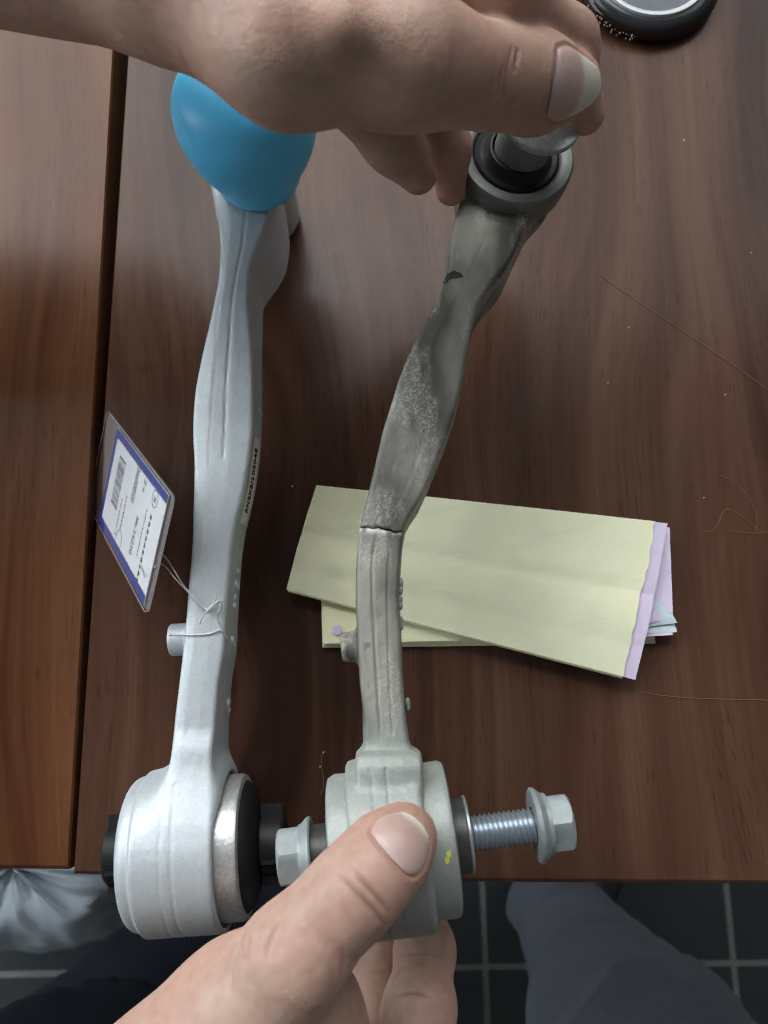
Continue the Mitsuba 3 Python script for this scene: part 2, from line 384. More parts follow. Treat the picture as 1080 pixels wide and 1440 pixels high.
# ------------------------------------------------------------------ the two control arms
def arm_sdf(rows, rib, crown, edge, seams=()):
    """rows: image y, left and right edge of the top face, height of top and bottom; rib: (u0, u1) raised strip on top."""
    st = []
    for (y, xl, xr, zt_, zb) in rows:
        l, r = P(xl, y, zt_), P(xr, y, zt_)
        st.append(((l[1] + r[1]) / 2, l[0], r[0], TZ + zt_, TZ + zb))
    st = np.array(sorted(st))
    f = PchipInterpolator(st[:, 0], st[:, 1:], axis=0)
    y0, y1 = st[0, 0], st[-1, 0]
    lines = []
    for pts, z, depth, w in seams:
        k = A(*[(x, y, z) for y, x in pts]); k = k[np.argsort(k[:, 1])]
        lines.append((PchipInterpolator(k[:, 1], k[:, 0]), k[0, 1], k[-1, 1], depth, w))
    def fn(p):
        yc = np.clip(p[:, 1], y0, y1)
        s = f(yc)
        ds = (f(np.clip(yc + 0.002, y0, y1)) - f(np.clip(yc - 0.002, y0, y1))) / 0.004
        sl = 1 / np.sqrt(1 + ((ds[:, 0] + ds[:, 1]) / 2) ** 2)
        cx, hw = (s[:, 0] + s[:, 1]) / 2, (s[:, 1] - s[:, 0]) / 2
        uu = (p[:, 0] - cx) / hw
        zc, hz = (s[:, 2] + s[:, 3]) / 2, (s[:, 2] - s[:, 3]) / 2
        top = p[:, 2] - zc > 0
        drop = np.where(uu < rib[0], (rib[0] - uu) / (1 + rib[0]), np.where(uu > rib[1], 0.8 * (uu - rib[1]) / (1 - rib[1]), 0)) 
        drop = np.clip(drop, 0, 1.2) 
        step = 0
        for g, a0, a1, depth, w in lines:
            dx = p[:, 0] - g(np.clip(p[:, 1], a0, a1))
            live = np.clip((p[:, 1] - a0) / 0.006, 0, 1) * np.clip((a1 - p[:, 1]) / 0.006, 0, 1)
            step = step - live * depth * (np.exp(-(dx / w) ** 2) + 0.3 / (1 + np.exp(-dx / (w * 0.5))) * np.exp(-np.maximum(dx, 0) / 0.006))
        z = p[:, 2] - zc + np.where(top, crown * drop - step, -crown * drop)
        draft = 0.10 * np.abs(p[:, 2] - zc)
        x = np.abs(p[:, 0] - cx) * sl - (hw * sl - draft * 0.5) + edge
        zz = np.abs(z) - hz + edge
        d2 = np.minimum(np.maximum(x, zz), 0) + np.hypot(np.maximum(x, 0), np.maximum(zz, 0)) - edge
        oy = np.maximum(np.maximum(y0 - p[:, 1], p[:, 1] - y1), 0)
        return np.where(oy > 0, np.hypot(np.maximum(d2, 0), oy) + np.minimum(d2, 0) * (oy <= 0), d2) * 0.92
    return fn

# ---- new arm: silver, with a blue cap, lying on the table
NEW = thing('control_arm', 'clean silver painted suspension arm with a blue cap on its ball joint', 'suspension arm')
rowsA = [(250, 290, 392, .062, .012), (290, 297, 386, .062, .010), (320, 303, 376, .062, .013), (350, 305, 364, .061, .018), (380, 304, 354, .060, .022), (420, 297, 352, .058, .018),
         (460, 289, 354, .057, .024), (500, 280, 357, .056, .028), (560, 270, 358, .055, .030), (600, 268, 357, .054, .030), (660, 270, 350, .053, .029), (700, 269, 342, .052, .028),
         (740, 268, 332, .051, .026), (780, 266, 326, .050, .024), (820, 262, 323, .049, .023), (870, 258, 319, .048, .020), (910, 254, 317, .048, .020), (960, 248, 309, .048, .019),
         (1020, 241, 304, .048, .018), (1060, 236, 300, .050, .016), (1110, 225, 300, .051, .014), (1150, 220, 300, .050, .014)]
seamA = [([(296, 349), (340, 346), (395, 334), (429, 327), (476, 323), (518, 319), (601, 314), (655, 311)], .056, .00038, .00035),
         ([(418, 314), (462, 307), (532, 302), (609, 295), (657, 292), (745, 285)], .054, .00016, .0003),
         ([(1000, 268), (1040, 258), (1087, 247)], .05, .00012, .0003), ([(1000, 287), (1040, 277), (1093, 263)], .05, .00012, .0003)]
bodyA = arm_sdf(rowsA, (-0.45, 0.25), 0.0010, 0.0013, seamA)
axA = unit([math.cos(math.radians(3)), math.sin(math.radians(3)), 0])
cA = P(266, 1194, .0295)
capA = P(366, 258, .058)
bossA = P(272, 898, .036)
def silver(p):
    d = bodyA(p)
    # eye ring
    r = cyl(p, cA, axA, 0.0145, 0.0292, 0.0016)
    q = p - cA; a = q @ axA
    d = smin(d, r, 0.010)
    d = smin(d, cyl(p, cA - axA * 0.0155, axA, 0.0050, 0.0272, 0.0045), 0.0012)
    # recess round the sleeve, cast seams round the eye
    rr = np.linalg.norm(q - a[:, None] * axA, axis=1)
    d = smax(d, -np.maximum(rr - 0.0272, 0.0085 - a), 0.0008)
    seam = np.exp(-((a - 0.0005) / 0.0005) ** 2) + 0.8 * np.exp(-((a + 0.0035) / 0.0004) ** 2)
    d = d + 0.00030 * seam * (rr < 0.034)
    # ball joint housing under the cap, boss on the left flank
    d = smin(d, cyl(p, P(363, 256, .031), np.array([0, 0, 1.0]), 0.028, 0.0158, 0.003), 0.006)
    d = smin(d, cyl(p, bossA, axA, 0.009, 0.0062, 0.0012), 0.002)
    return d
mA = surface(silver, np.r_[P(150, 1330, .03)[0] - .01, P(200, 1330, .03)[1] - 0.012, TZ - 0.004], np.r_[P(450, 150, .03)[0], P(300, 150, .0)[1] + .01, TZ + 0.075], 0.00075)
put(NEW + '__arm_body', mA, 'silver_paint', True)
put(NEW + '__bushing_sleeve', lathe([(0.012, .0080), (.0254, .0080), (.0257, .0090), (.0257, .0205), (.0252, .0218), (.0232, .0223), (.0230, .0215), (.012, .0210)], cA, axA), 'rough_steel', 35, label='bright steel sleeve at the right of the eye')
put(NEW + '__bushing_sleeve', lathe([(0.0, -.0206), (.020, -.0206), (.0225, -.0200), (.0225, -.016)][::-1], cA, axA), 'black_rubber', 35)
put(NEW + '__rubber_bush', lathe([(.0231, .0212), (.0228, .0226), (.0205, .0248), (.0165, .0262), (.0125, .0270), (.0, .0270)], cA, axA), 'black_rubber', 40)
upz = np.array([0, 0, 1.0]); acr = np.cross(upz, axA)
def lug(s, a0, a1):
    """The end of the inner sleeve: a round plug with flat tongues and a slot."""
    c = cA + axA * (a0 + a1) / 2 * s
    L = a1 - a0
    m = lathe([(0, -L / 2), (.0098, -L / 2), (.0108, -L / 2 + .001), (.0108, L / 2 - .0008), (.0100, L / 2), (0, L / 2)], c, axA, 40)
    o = [m]
    for dz, w in ((0.0015, 0.0285), (-0.0065, 0.0265)):
        t = trimesh.creation.box(extents=[L * 0.86, w, 0.0028]); t.apply_translation([0, 0, dz]); o.append(place(t, c, axA, acr, upz))
    t = trimesh.creation.box(extents=[L * 0.62, 0.0015, 0.0225]); t.apply_translation([-L * .02 * s, -.0045, 0]); o.append(place(t, c, axA, acr, upz))
    return join(o)
put(NEW + '__inner_sleeve', lug(1, .0270, .0362), 'black_rubber', 30)
put(NEW + '__inner_sleeve', lug(-1, .0200, .0300), 'black_rubber', 30)
prof = [(.0, -.003), (.0150, -.003), (.0168, .000), (.0180, .005), (.0208, .012), (.0240, .021), (.0256, .029), (.0259, .035), (.0246, .042), (.0212, .047), (.015, .0505), (.008, .0518), (0, .052)]
put(NEW + '__dust_cap', lathe(spline(np.c_[np.array(prof), np.zeros(len(prof))], 60)[:, :2].clip(0, 1), capA + [0, 0, .006], [0.02, 0.03, 1]), 'blue_cap', True, label='blue plastic cap over the ball joint')

# raised casting characters on the right flank
def on_flank(px, py, fn):
    p = trace(fn, px, py)
    n = unit(grad(fn, p[None], 3e-4)[0])
    return p, n
em = []
for (px, py, r) in ((334, 803, .0009), (331, 822, .0012), (334, 826, .0010), (330, 840, .0009), (329, 852, .0010), (337, 781, .0007), (326, 900, .0011), (328, 906, .0009), (320, 988, .0012), (321, 998, .0010),
                    (363, 545, .0005), (364, 552, .0005), (362, 560, .0006), (364, 569, .0005), (363, 578, .0006)):
    p, n = on_flank(px, py, silver)
    s = trimesh.creation.icosphere(2, r); s.vertices[:, 1] *= 1.7; s.apply_translation(p); em.append(s)
put(NEW + '__cast_mark', join(em), 'silver_paint', True, kind='stuff')

# white sticker with black characters on the right flank
sc = [on_flank(x, y, silver) for x, y in ((354, 640), (360, 640), (345, 712), (351, 712))]
pc = np.mean([s[0] for s in sc], 0); nn = unit(np.mean([s[1] for s in sc], 0) + [0.25, 0, 0])
sy = unit(P(361, 618, .045) - P(338, 735, .040)); sx = unit(np.cross(sy, nn)); nn = np.cross(sx, sy)
SL, SW = 0.0340, 0.0105
def flank_sheet(ul, uw, offs):
    """A sheet that follows the flank: rows across (uw), columns along (ul)."""
    v = []
    for a in ul:
        for b in uw:
            q = pc + sy * a + sx * b + nn * 0.008
            for _ in range(40):
                q = q - nn * max(silver(q[None])[0] - offs, 0) * 0.8
            v.append(q)
    n = len(uw)
    f = [[i * n + j, i * n + j + 1, (i + 1) * n + j + 1, (i + 1) * n + j] for i in range(len(ul) - 1) for j in range(n - 1)]
    return np.array(v), f
v, f = flank_sheet(np.linspace(-SL / 2, SL / 2, 24), np.linspace(-SW / 2, SW / 2, 7), 0.00025)
put(NEW + '__sticker', (v, f), 'sticker', True, label='white printed sticker on the right flank of the arm')
tx = meshkit.text_mesh('AN2X5/102045', 0.0034, 0.0002, True)
b = tx.bounds; tx.apply_translation([-(b[0, 0] + b[1, 0]) / 2, -(b[0, 1] + b[1, 1]) / 2, 0]); tx.apply_scale([0.026 / (b[1, 0] - b[0, 0]), 1.1, 1])
def wrap(m, offs):
    v = m.vertices.copy(); out = []
    for q0 in v:
        q = pc + sy * q0[0] - sx * q0[1] * 1.0 + nn * 0.008
        for _ in range(14):
            q = q - nn * max(silver(q[None])[0] - offs, 0) * 0.9
        out.append(q + nn * q0[2])
    return trimesh.Trimesh(np.array(out), m.faces, process=False)
bm = join([meshkit.text_mesh('A2053', 0.0001, 0.0001)]) if False else None
# the text is laid on the flat of the sheet
cv = v.reshape(24, 7, 3)
def sheet_pt(a, bq):
    fa = np.clip((a + SL / 2) / SL * 23, 0, 22.999); fb = np.clip((bq + SW / 2) / SW * 6, 0, 5.999)
    i, j = fa.astype(int), fb.astype(int); s, t2 = (fa - i)[:, None], (fb - j)[:, None]
    return cv[i, j] * (1 - s) * (1 - t2) + cv[i + 1, j] * s * (1 - t2) + cv[i, j + 1] * (1 - s) * t2 + cv[i + 1, j + 1] * s * t2
q = tx.vertices
tv = sheet_pt(q[:, 0], -q[:, 1] - 0.0004) + nn * (0.00008 + q[:, 2:3])
put(NEW + '__sticker__lettering', trimesh.Trimesh(tv, tx.faces, process=False), 'black_print')

# ---- old arm: oxidised, cracked, held up by two hands
OLD = thing('control_arm_001', 'dull grey oxidised suspension arm cracked across its middle, held up by two hands', 'suspension arm')
rowsB = [(250, 655, 775, .070, .040), (290, 641, 755, .074, .040), (330, 631, 736, .076, .042), (365, 628, 720, .077, .044), (404, 618, 690, .077, .046), (440, 601, 671, .077, .047), (500, 570, 658, .076, .047),
         (560, 549, 647, .075, .046), (600, 537, 635, .074, .045), (650, 525, 616, .073, .045), (700, 513, 594, .072, .044), (742, 503, 571, .071, .043), (790, 499, 565, .070, .042), (840, 498, 563, .070, .042),
         (900, 501, 566, .070, .042), (960, 504, 569, .070, .042), (1000, 508, 572, .070, .042), (1045, 509, 577, .070, .042), (1055, 505, 582, .0705, .042), (1063, 498, 594, .074, .042), (1085, 497, 598, .076, .042), (1140, 498, 600, .076, .042)]
seamB = [([(752, 529), (800, 523), (900, 527), (1000, 533), (1045, 536)], .071, .00045, .00045), ([(752, 548), (840, 545), (960, 548), (1045, 554)], .071, .00035, .0004),
         ([(320, 690), (404, 652), (500, 605), (600, 570), (700, 540), (742, 530), (840, 522), (960, 530), (1040, 535)], .075, .00012, .0004),
         ([(560, 610), (650, 585), (742, 550), (840, 545), (960, 548), (1040, 553)], .074, .00012, .0004)]
bodyB = arm_sdf(rowsB, (-0.28, 0.40), 0.0014, 0.0013, seamB)
angB = math.radians(6.0)
axB = np.array([math.cos(angB), math.sin(angB), 0.0])
cB = P(549, 1187, .055)
hB = P(719, 238, .070)                       # ball joint housing
axJ = unit([0.09, 0.04, 1.0])
bossB = P(511, 907, .055)
pk = [P(x, y, .072) for x, y in ((495, 739), (512, 740), (533, 741), (541, 743), (549, 742), (556, 746), (580, 748))]
def crack(p):
    """Signed distance, along the arm, from the jagged crack."""
    k = np.array(pk)
    yl = np.interp(p[:, 0], k[:, 0], k[:, 1]) + 0.0013 * (meshkit.fbm(p * [700, 0, 500], 4) - 0.5)
    return p[:, 1] - yl - 0.10 * (TZ + 0.07 - p[:, 2])
def old_all(p):
    d = bodyB(p)
    r = cyl(p, cB, axB, 0.0125, 0.0292, 0.0022)
    d = smin(d, r, 0.0015)
    q = p - cB; a = q @ axB
    rr = np.linalg.norm(q - a[:, None] * axB, axis=1)
    seam = np.exp(-((a + 0.0035) / 0.0004) ** 2) + np.exp(-((a - 0.0015) / 0.0004) ** 2)
    d = d + 0.00040 * seam * (rr < 0.034)
    d = smin(d, cyl(p, bossB + axB * .001, axB, 0.009, 0.0054, 0.0012), 0.003)
    d = smin(d, cyl(p, hB - axJ * 0.009, axJ, 0.009, 0.0200, 0.002), 0.006)
    d = d + 0.00035 * (meshkit.fbm(p * 260, 3, 5) - 0.5) * (p[:, 1] > cB[1] + 0.035)
    return d
loB = np.r_[P(455, 1330, .05)[0], P(500, 1345, .05)[1], TZ + 0.018]
hiB = np.r_[P(840, 200, .05)[0], P(700, 120, .06)[1], TZ + 0.098]
low = lambda p: smax(old_all(p), crack(p) + 0.00015 + 0.0005 * (p[:, 0] > pk[2][0]) * (p[:, 0] < pk[5][0]), 0.0005)
upp = lambda p: smax(old_all(p), -crack(p) + 0.00022, 0.0005)
ym = pk[3][1]
put(OLD + '__arm_body', surface(low, loB, [hiB[0] - .03, ym + .012, hiB[2]], 0.00075), 'oxidised_metal', True, label='lower half of the cracked arm with the bushing eye')
put(OLD + '__arm_body', surface(upp, [loB[0], ym - .012, loB[2]], hiB, 0.0009), 'oxidised_metal', True, label='upper half of the cracked arm, darker and pitted')
put(OLD + '__bushing_sleeve', lathe([(.010, -.0120), (.0250, -.0120), (.0252, -.0170), (.0240, -.0192), (.0215, -.0200), (.010, -.0195)][::-1], cB, axB), 'grey_casting', 35)
put(OLD + '__bushing_sleeve', lathe([(.010, .0118), (.0252, .0118), (.0254, .0195), (.0246, .0210), (.0225, .0216), (.010, .021)], cB, axB), 'grey_casting', 35)
put(OLD + '__rubber_bush', lathe([(.0225, .0190), (.0190, .0206), (.0150, .0212), (.0, .0212)], cB, axB), 'black_rubber', 35)
put(OLD + '__rubber_bush', lathe([(.021, -.0180), (.0180, -.0200), (.0140, -.0206), (.0, -.0206)][::-1], cB, axB), 'black_rubber', 35)
put(OLD + '__inner_sleeve', lathe([(.0, .0205), (.0118, .0205), (.0120, .0215), (.0122, .0262), (.0, .0262)], cB, axB), 'dark_sleeve', 35)
put(OLD + '__inner_sleeve', lathe([(.0, -.0200), (.0095, -.0200), (.0095, -.0266), (.0, -.0266)][::-1], cB, axB), 'dark_sleeve', 35)
put(OLD + '__sleeve_washer', lathe([(.0, .0263), (.0124, .0263), (.0128, .0266), (.0128, .0273), (.0124, .0276), (.0, .0276)], cB, axB), 'worn_steel', 30)
# ball joint: rim, groove with a black boot, stud and its disc
put(OLD + '__joint_rim', lathe([(.0200, -.004), (.0222, -.0035), (.0226, .0020), (.0226, .0075), (.0216, .0092), (.0196, .0096), (.0176, .0088), (.0168, .0078), (.0166, .002), (.0166, -.003)], hB, axJ), 'housing_metal', 40)
put(OLD + '__rubber_boot', lathe([(.0170, .0070), (.0158, .0086), (.0140, .0082), (.0124, .0092), (.0110, .0120), (.0102, .0122)], hB, axJ), 'black_rubber', 40)
put(OLD + '__ball_stud', lathe([(.0106, .003), (.0104, .0150), (.0100, .0230), (.0098, .0285), (.0, .0287)], hB + RT * .0012, axJ), 'housing_metal', 35)
discC = hB + axJ * 0.0290 + RT * 0.0034 - UP * 0.0012
put(OLD + '__stud_disc', lathe([(.0, -.0002), (.0146, -.0002), (.0152, .0004), (.0152, .0020), (.0146, .0026), (.0, .0027)], discC, unit(axJ + [.05, -.05, 0])), 'worn_steel', 30, label='worn steel disc on the ball stud under the thumb')
# tool mark, yellow paint dab
def dab(fn, pts, key, bsdf, off=0.0002, **kw):
    """A small flat mark that follows the surface: a polygon of pixels."""
    from shapely.geometry import Polygon
    poly = Polygon(pts); c = np.array(poly.centroid.coords[0])
    ring = np.array(poly.buffer(0.5).exterior.segmentize(2.0).coords)[:-1]
    rows = [c + (ring - c) * s for s in (1.0, 0.66, 0.33)]
    v = np.array([trace(lambda p: fn(p) - off, *q) for r in rows for q in r] + [trace(lambda p: fn(p) - off, *c)])
    n = len(ring); f = []
    for k in range(2):
        for i in range(n):
            a, b = k * n + i, k * n + (i + 1) % n
            f += [[a, b, b + n], [a, b + n, a + n]]
    f += [[2 * n + i, 2 * n + (i + 1) % n, 3 * n] for i in range(n)]
    put(key, trimesh.Trimesh(v, f, process=False), bsdf, True, **kw)
dab(old_all, [(623, 397), (629, 386), (638, 381), (649, 385), (651, 389), (640, 391), (632, 392), (627, 398)], OLD + '__tool_mark', 'mark_black', label='black gouge on the edge of the arm')  # flat black patch laid on the surface, nothing is cut in
sleeveB = lambda p: cyl(p, cB + axB * 0.0165, axB, 0.005, 0.0254, 0.001)
dab(sleeveB, [(628, 1199), (633, 1195), (634, 1204), (631, 1206), (632, 1213), (627, 1215), (626, 1208), (629, 1205)], OLD + '__paint_mark', 'yellow_paint', label='yellow paint dab on the sleeve')
em = []
for (px, py, r) in ((563.5, 820, .0010), (563, 830, .0010), (562.5, 843, .0010), (563, 852, .0009), (564, 872, .0008), (564, 880, .0009), (573, 988, .0010), (574, 994, .0008)):
    s = trimesh.creation.icosphere(2, r); s.vertices[:, 1] *= 1.8
    s.apply_translation(P(px, py, .062)); em.append(s)
put(OLD + '__cast_mark', join(em), 'grey_casting', True, kind='stuff')

# ------------------------------------------------------------------ bolt and nut through the old bushing
def hexagon(o, ax, a0, a1, af, roll, bev=0.0012):
    """A hexagon of width af across flats from a0 to a1 along the axis, the far edges chamfered."""
    ex, ey, ez = frame(ax, [0, 0, 1])
    ang = np.arange(6) * np.pi / 3 + roll
    R = af / 2 / math.cos(math.pi / 6)
    n = 48
    th = np.arange(n) * 2 * np.pi / n
    rad = (af / 2) / np.cos(((th - roll) + np.pi / 6) % (np.pi / 3) - np.pi / 6)
    rad = np.minimum(rad, R * 0.985)
    s = np.sign(a1 - a0)
    rows = [(rad, a0), (rad, a1 - s * bev * 0.4 - s * 0.0022 * np.clip(rad / (af / 2) - 1, 0, 1) * 3), (np.minimum(rad, af / 2 * 0.965), a1 - s * 0.0001), (rad * 0.5, a1), (rad * 0, a1)]
    v = np.vstack([o + (np.cos(th) * r)[:, None] * ex + (np.sin(th) * r)[:, None] * ey + np.broadcast_to(a, n)[:, None] * ez for r, a in rows])
    i, j = np.meshgrid(np.arange(len(rows) - 1), np.arange(n), indexing='ij')
    q = np.stack([i * n + j, i * n + (j + 1) % n, (i + 1) * n + (j + 1) % n, (i + 1) * n + j], -1).reshape(-1, 4)
    if s < 0: q = q[:, ::-1]
    return trimesh.Trimesh(v, np.vstack([q[:, [0, 1, 2]], q[:, [0, 2, 3]]]), process=False)

BOLT = thing('flange_bolt', 'zinc coated flange bolt pushed through the bushing eye of the grey arm', 'bolt')
put(BOLT + '__head', hexagon(cB, axB, -0.0300, -0.0385, 0.0180, 0.30), 'zinc_bolt', 25)
put(BOLT + '__flange', lathe([(.0, -.0267), (.0120, -.0267), (.0124, -.0273), (.0120, -.0282), (.0102, -.0302), (.0100, -.0310), (.0, -.0310)][::-1], cB, axB), 'zinc_bolt', 30)
tu = np.linspace(0, 1, 15 * 24 + 1); th = tu * 15 * 2 * np.pi
ex, ey, ez = frame(axB)
core = lathe([(.0, .0270), (.0052, .0270), (.0052, .060), (.0, .060)], cB, axB, 32)
nT, pitch = 16, 0.00172
rows = []
prof_t = []
n = 48
L0 = 0.0276
ths = np.arange(n + 1) * 2 * np.pi / n
vs, fs = [], []
steps = np.linspace(0, 1, 9)[:-1]
pr = []
for k in range(nT * 8):
    fr8 = (k % 8) / 8
    r = 0.0051 + 0.0010 * (1 - abs(2 * fr8 - 1))
    pr.append((r, k / 8 * pitch))
pr = np.array(pr)
v = (cB + axB * L0)[None, None] + pr[:, 0][:, None, None] * (np.cos(ths)[:, None] * ex + np.sin(ths)[:, None] * ey)[None] + (pr[:, 1][:, None] + pitch * ths[None] / (2 * np.pi))[..., None] * axB
m_, k_ = v.shape[:2]
i, j = np.meshgrid(np.arange(m_ - 1), np.arange(k_ - 1), indexing='ij')
q = np.stack([i * k_ + j, i * k_ + j + 1, (i + 1) * k_ + j + 1, (i + 1) * k_ + j], -1).reshape(-1, 4)
put(BOLT + '__thread', join([core, trimesh.Trimesh(v.reshape(-1, 3), np.vstack([q[:, [0, 1, 2]], q[:, [0, 2, 3]]]), process=False)]), 'zinc_thread', 30)
NUT = thing('flange_nut', 'zinc flange nut screwed on the far right end of the threaded bolt', 'nut')
n0 = 0.0500
put(NUT + '__flange', lathe([(.0062, n0), (.0120, n0), (.0126, n0 + .0006), (.0124, n0 + .0016), (.0104, n0 + .0038), (.0102, n0 + .0052), (.0062, n0 + .0052)], cB, axB), 'zinc_bolt', 30)
put(NUT + '__hexagon', hexagon(cB, axB, n0 + .0040, n0 + .0128, 0.0178, 0.42), 'zinc_bolt', 25)

# ------------------------------------------------------------------ folded papers
def sheet(c, z, bsdf, key, thick=0.00025, bulge=0.0, nx=30, ny=24, jag=0.0, seed=0, crease=(), **kw):
    """A sheet from its four corner pixels TL, TR, BR, BL at their heights, bulged upward, slightly creased."""
    TL, TR, BR, BL = [P(x, y, h) for (x, y), h in zip(c, z)]
    u, v = np.meshgrid(np.linspace(0, 1, nx), np.linspace(0, 1, ny))
    u, v = u.ravel(), v.ravel()
    e = lambda t: (meshkit.noise(np.c_[t * 23 + seed, t * 0, t * 0 + seed], seed) - 0.5) * jag
    uj = u + np.where(u > 0.99, e(v), 0) / 40; vj = v
    p = (TL * ((1 - uj) * (1 - vj))[:, None] + TR * (uj * (1 - vj))[:, None] + BR * (uj * vj)[:, None] + BL * ((1 - uj) * vj)[:, None])
    p[:, 2] += bulge * np.sin(np.pi * v) * (0.7 + 0.3 * np.sin(np.pi * u)) + 0.0014 * (meshkit.fbm(np.c_[u * 3, v * 3, u * 0 + seed], 2, seed) - 0.5)
    for (v0, d, w) in crease:
        p[:, 2] -= d * np.exp(-np.abs(v - v0) / w)
    up = np.zeros_like(p); up[:, 2] = thick
    k = len(p)
    i, j = np.meshgrid(np.arange(ny - 1), np.arange(nx - 1), indexing='ij')
    q = np.stack([i * nx + j, (i + 1) * nx + j, (i + 1) * nx + j + 1, i * nx + j + 1], -1).reshape(-1, 4)
    bnd = np.r_[np.arange(nx), (np.arange(1, ny)) * nx + nx - 1, (ny - 1) * nx + np.arange(nx - 2, -1, -1), np.arange(ny - 2, 0, -1) * nx]
    b2 = np.roll(bnd, -1)
    side = np.stack([bnd, b2, b2 + k, bnd + k], 1)
    qq = np.vstack([q + k, q[:, ::-1], side])
    put(key, trimesh.Trimesh(np.vstack([p, p + up]), np.vstack([qq[:, [0, 1, 2]], qq[:, [0, 2, 3]]]), process=False), bsdf, 40, **kw)
    return p.reshape(ny, nx, 3)

PAD = thing('paper_pad', 'flat yellow form pad lying beneath the folded yellow form', 'paper pad')
for k in range(7):
    z = 0.0006 + 0.00075 * k
    o = rng.normal(0, 1.0, 2)
    sheet([(452 + o[0], 770), (900, 760), (922 - k * 1.5 + o[1], 905 - k * 1.5), (455 + o[0], 911 - k * 1.1)], [z] * 4, PAD and ('yellow_paper_old', 'yellow_paper')[k % 2], PAD + '__sheet', 0.0003, 0, 16, 10, 0.3, k)
hole = lathe([(0, 0), (.0021, 0)], P(475, 887, .0064), [0, 0, 1], 24)
put(PAD + '__punch_hole', lathe([(.0021, 0), (.0021, .0002), (.0017, .0003), (.0, .0003)], P(474, 886, .0060), [0, 0, 1], 24), 'violet_paper', 30, label='grey violet punched hole at the corner of the pad')
SL_ = thing('paper_slips', 'pale violet and light blue slips fanned at the right end of the folded form', 'paper')
sheet([(820, 790), (930, 838), (946, 893), (830, 900)], [.0060] * 4, 'violet_paper', SL_ + '__slip', 0.0003, 0, 10, 8, 0.5, 3)
sheet([(820, 780), (944, 850), (951, 889), (835, 893)], [.0064] * 4, 'pale_blue_paper', SL_ + '__slip', 0.0003, 0, 10, 8, 0.5, 4)
sheet([(820, 760), (944, 862), (951, 876), (835, 892)], [.0068, .0078, .0074, .0068], 'pale_blue_paper', SL_ + '__slip', 0.0003, 0.0005, 10, 8, 0.5, 5)
sheet([(800, 742), (941, 742), (946, 865), (870, 892)], [.0072, .0086, .0080, .0072], 'violet_paper', SL_ + '__slip', 0.0003, 0.0004, 14, 24, 0.12, 6)
FORM = thing('folded_form', 'folded yellow form with a violet edge lying behind the cracked grey arm', 'paper')
cz = [.0095, .0108, .0102, .0092]
sheet([(448, 684), (938.5, 736), (893, 956), (407, 829)], [z - .0011 for z in cz], 'violet_paper', FORM + '__carbon_sheet', 0.0003, 0.0045, 50, 60, 0.05, 12, crease=((0.47, 0.0012, 0.05), (0.22, 0.0004, 0.02), (0.80, 0.0005, 0.03)), label='violet sheet showing along the right edge')
sheet([(445, 682), (921, 733), (874, 951), (403, 829)], cz, 'yellow_paper', FORM + '__sheet', 0.0003, 0.0048, 60, 30, 0.4, 12, crease=((0.47, 0.0012, 0.05), (0.22, 0.0004, 0.02), (0.80, 0.0005, 0.03)))
for k in range(3):                            # inner layers towards the fold at the lower left
    z = .0080 - k * .0007
    sheet([(447 + k, 688), (905, 738), (862, 940 - 3 * k), (406 + 2 * k, 828)], [z] * 4, 'yellow_paper_old', FORM + '__inner_sheet', 0.0003, 0.003, 24, 14, 0.4, 13 + k)
# the fold along the long lower edge and the upper edge
def fold(px0, px1, z0, z1, key):
    a, b = np.array(px0, float), np.array(px1, float)
    rows = []
    ctr = P(650, 815, .01)
    for s in np.linspace(0, 1, 40):
        q = a + (b - a) * s
        o = P(*q, (z0 + z1) / 2)
        out = unit((o - ctr) * [0, 1, 0])
        th = np.linspace(-np.pi / 2, np.pi / 2, 9)
        r = (z1 - z0) / 2
        rows.append([o + out * (np.cos(t) * r * 0.7) + np.array([0, 0, np.sin(t) * r]) for t in th])
    v = np.array(rows).reshape(-1, 3)
    i, j = np.meshgrid(np.arange(39), np.arange(8), indexing='ij')
    q = np.stack([i * 9 + j, i * 9 + j + 1, (i + 1) * 9 + j + 1, (i + 1) * 9 + j], -1).reshape(-1, 4)
    put(key, (v, q), 'yellow_paper', True)
fold((405, 829), (874, 951),   .0066, .0094, FORM + '__fold')

# ------------------------------------------------------------------ label tag hanging on its wire (rectangle fitted in space)
TAG_O, TAG_X, TAG_Y = None, None, None
def fit_tag():
    from scipy.optimize import least_squares
    px = np.array([(165, 594), (142, 739), (239, 701), (203, 848)], float)    # card: origin, +x, +y, +x+y
    def proj(p):
        d = p - CAM
        z = d @ FWD
        return np.c_[540 + 1130 * (d @ RT) / z, 720 - 1130 * (d @ UP) / z]
    from scipy.spatial.transform import Rotation
    def model(s):
        R = Rotation.from_rotvec(s[3:6]).as_matrix()
        o = s[:3]
        return o, R[:, 0] * s[6], R[:, 1] * s[7], R[:, 2]
    def err(s):
        o, X, Y, N = model(s)
        pts = np.array([o, o + X, o + Y, o + X + Y])
        return np.r_[(proj(pts) - px).ravel() / 3, (o[2] - TZ - 0.012) * 400, ((o + X)[2] - TZ - 0.006) * 400]
    best = None
    for k in range(12):
        r_ = np.random.default_rng(k)
        x0 = unit([0.1, -1, 0.05]); y0 = unit([0.6, -0.2, 0.75 + 0.1 * r_.normal()]); y0 = unit(y0 - x0 * (x0 @ y0)); z0 = np.cross(x0, y0)
        R0 = Rotation.from_matrix(np.stack([x0, y0, z0], 1)) * Rotation.from_rotvec(r_.normal(0, 0.15, 3))
        s = least_squares(err, np.r_[P(165, 594, .01), R0.as_rotvec(), 0.045, 0.055])
        if best is None or s.cost < best.cost: best = s
    return model(best.x), best.cost
(TO, TX, TY, TN), tag_cost = fit_tag()
TW, TH = np.linalg.norm(TX), np.linalg.norm(TY)
tx_, ty_ = TX / TW, TY / TH
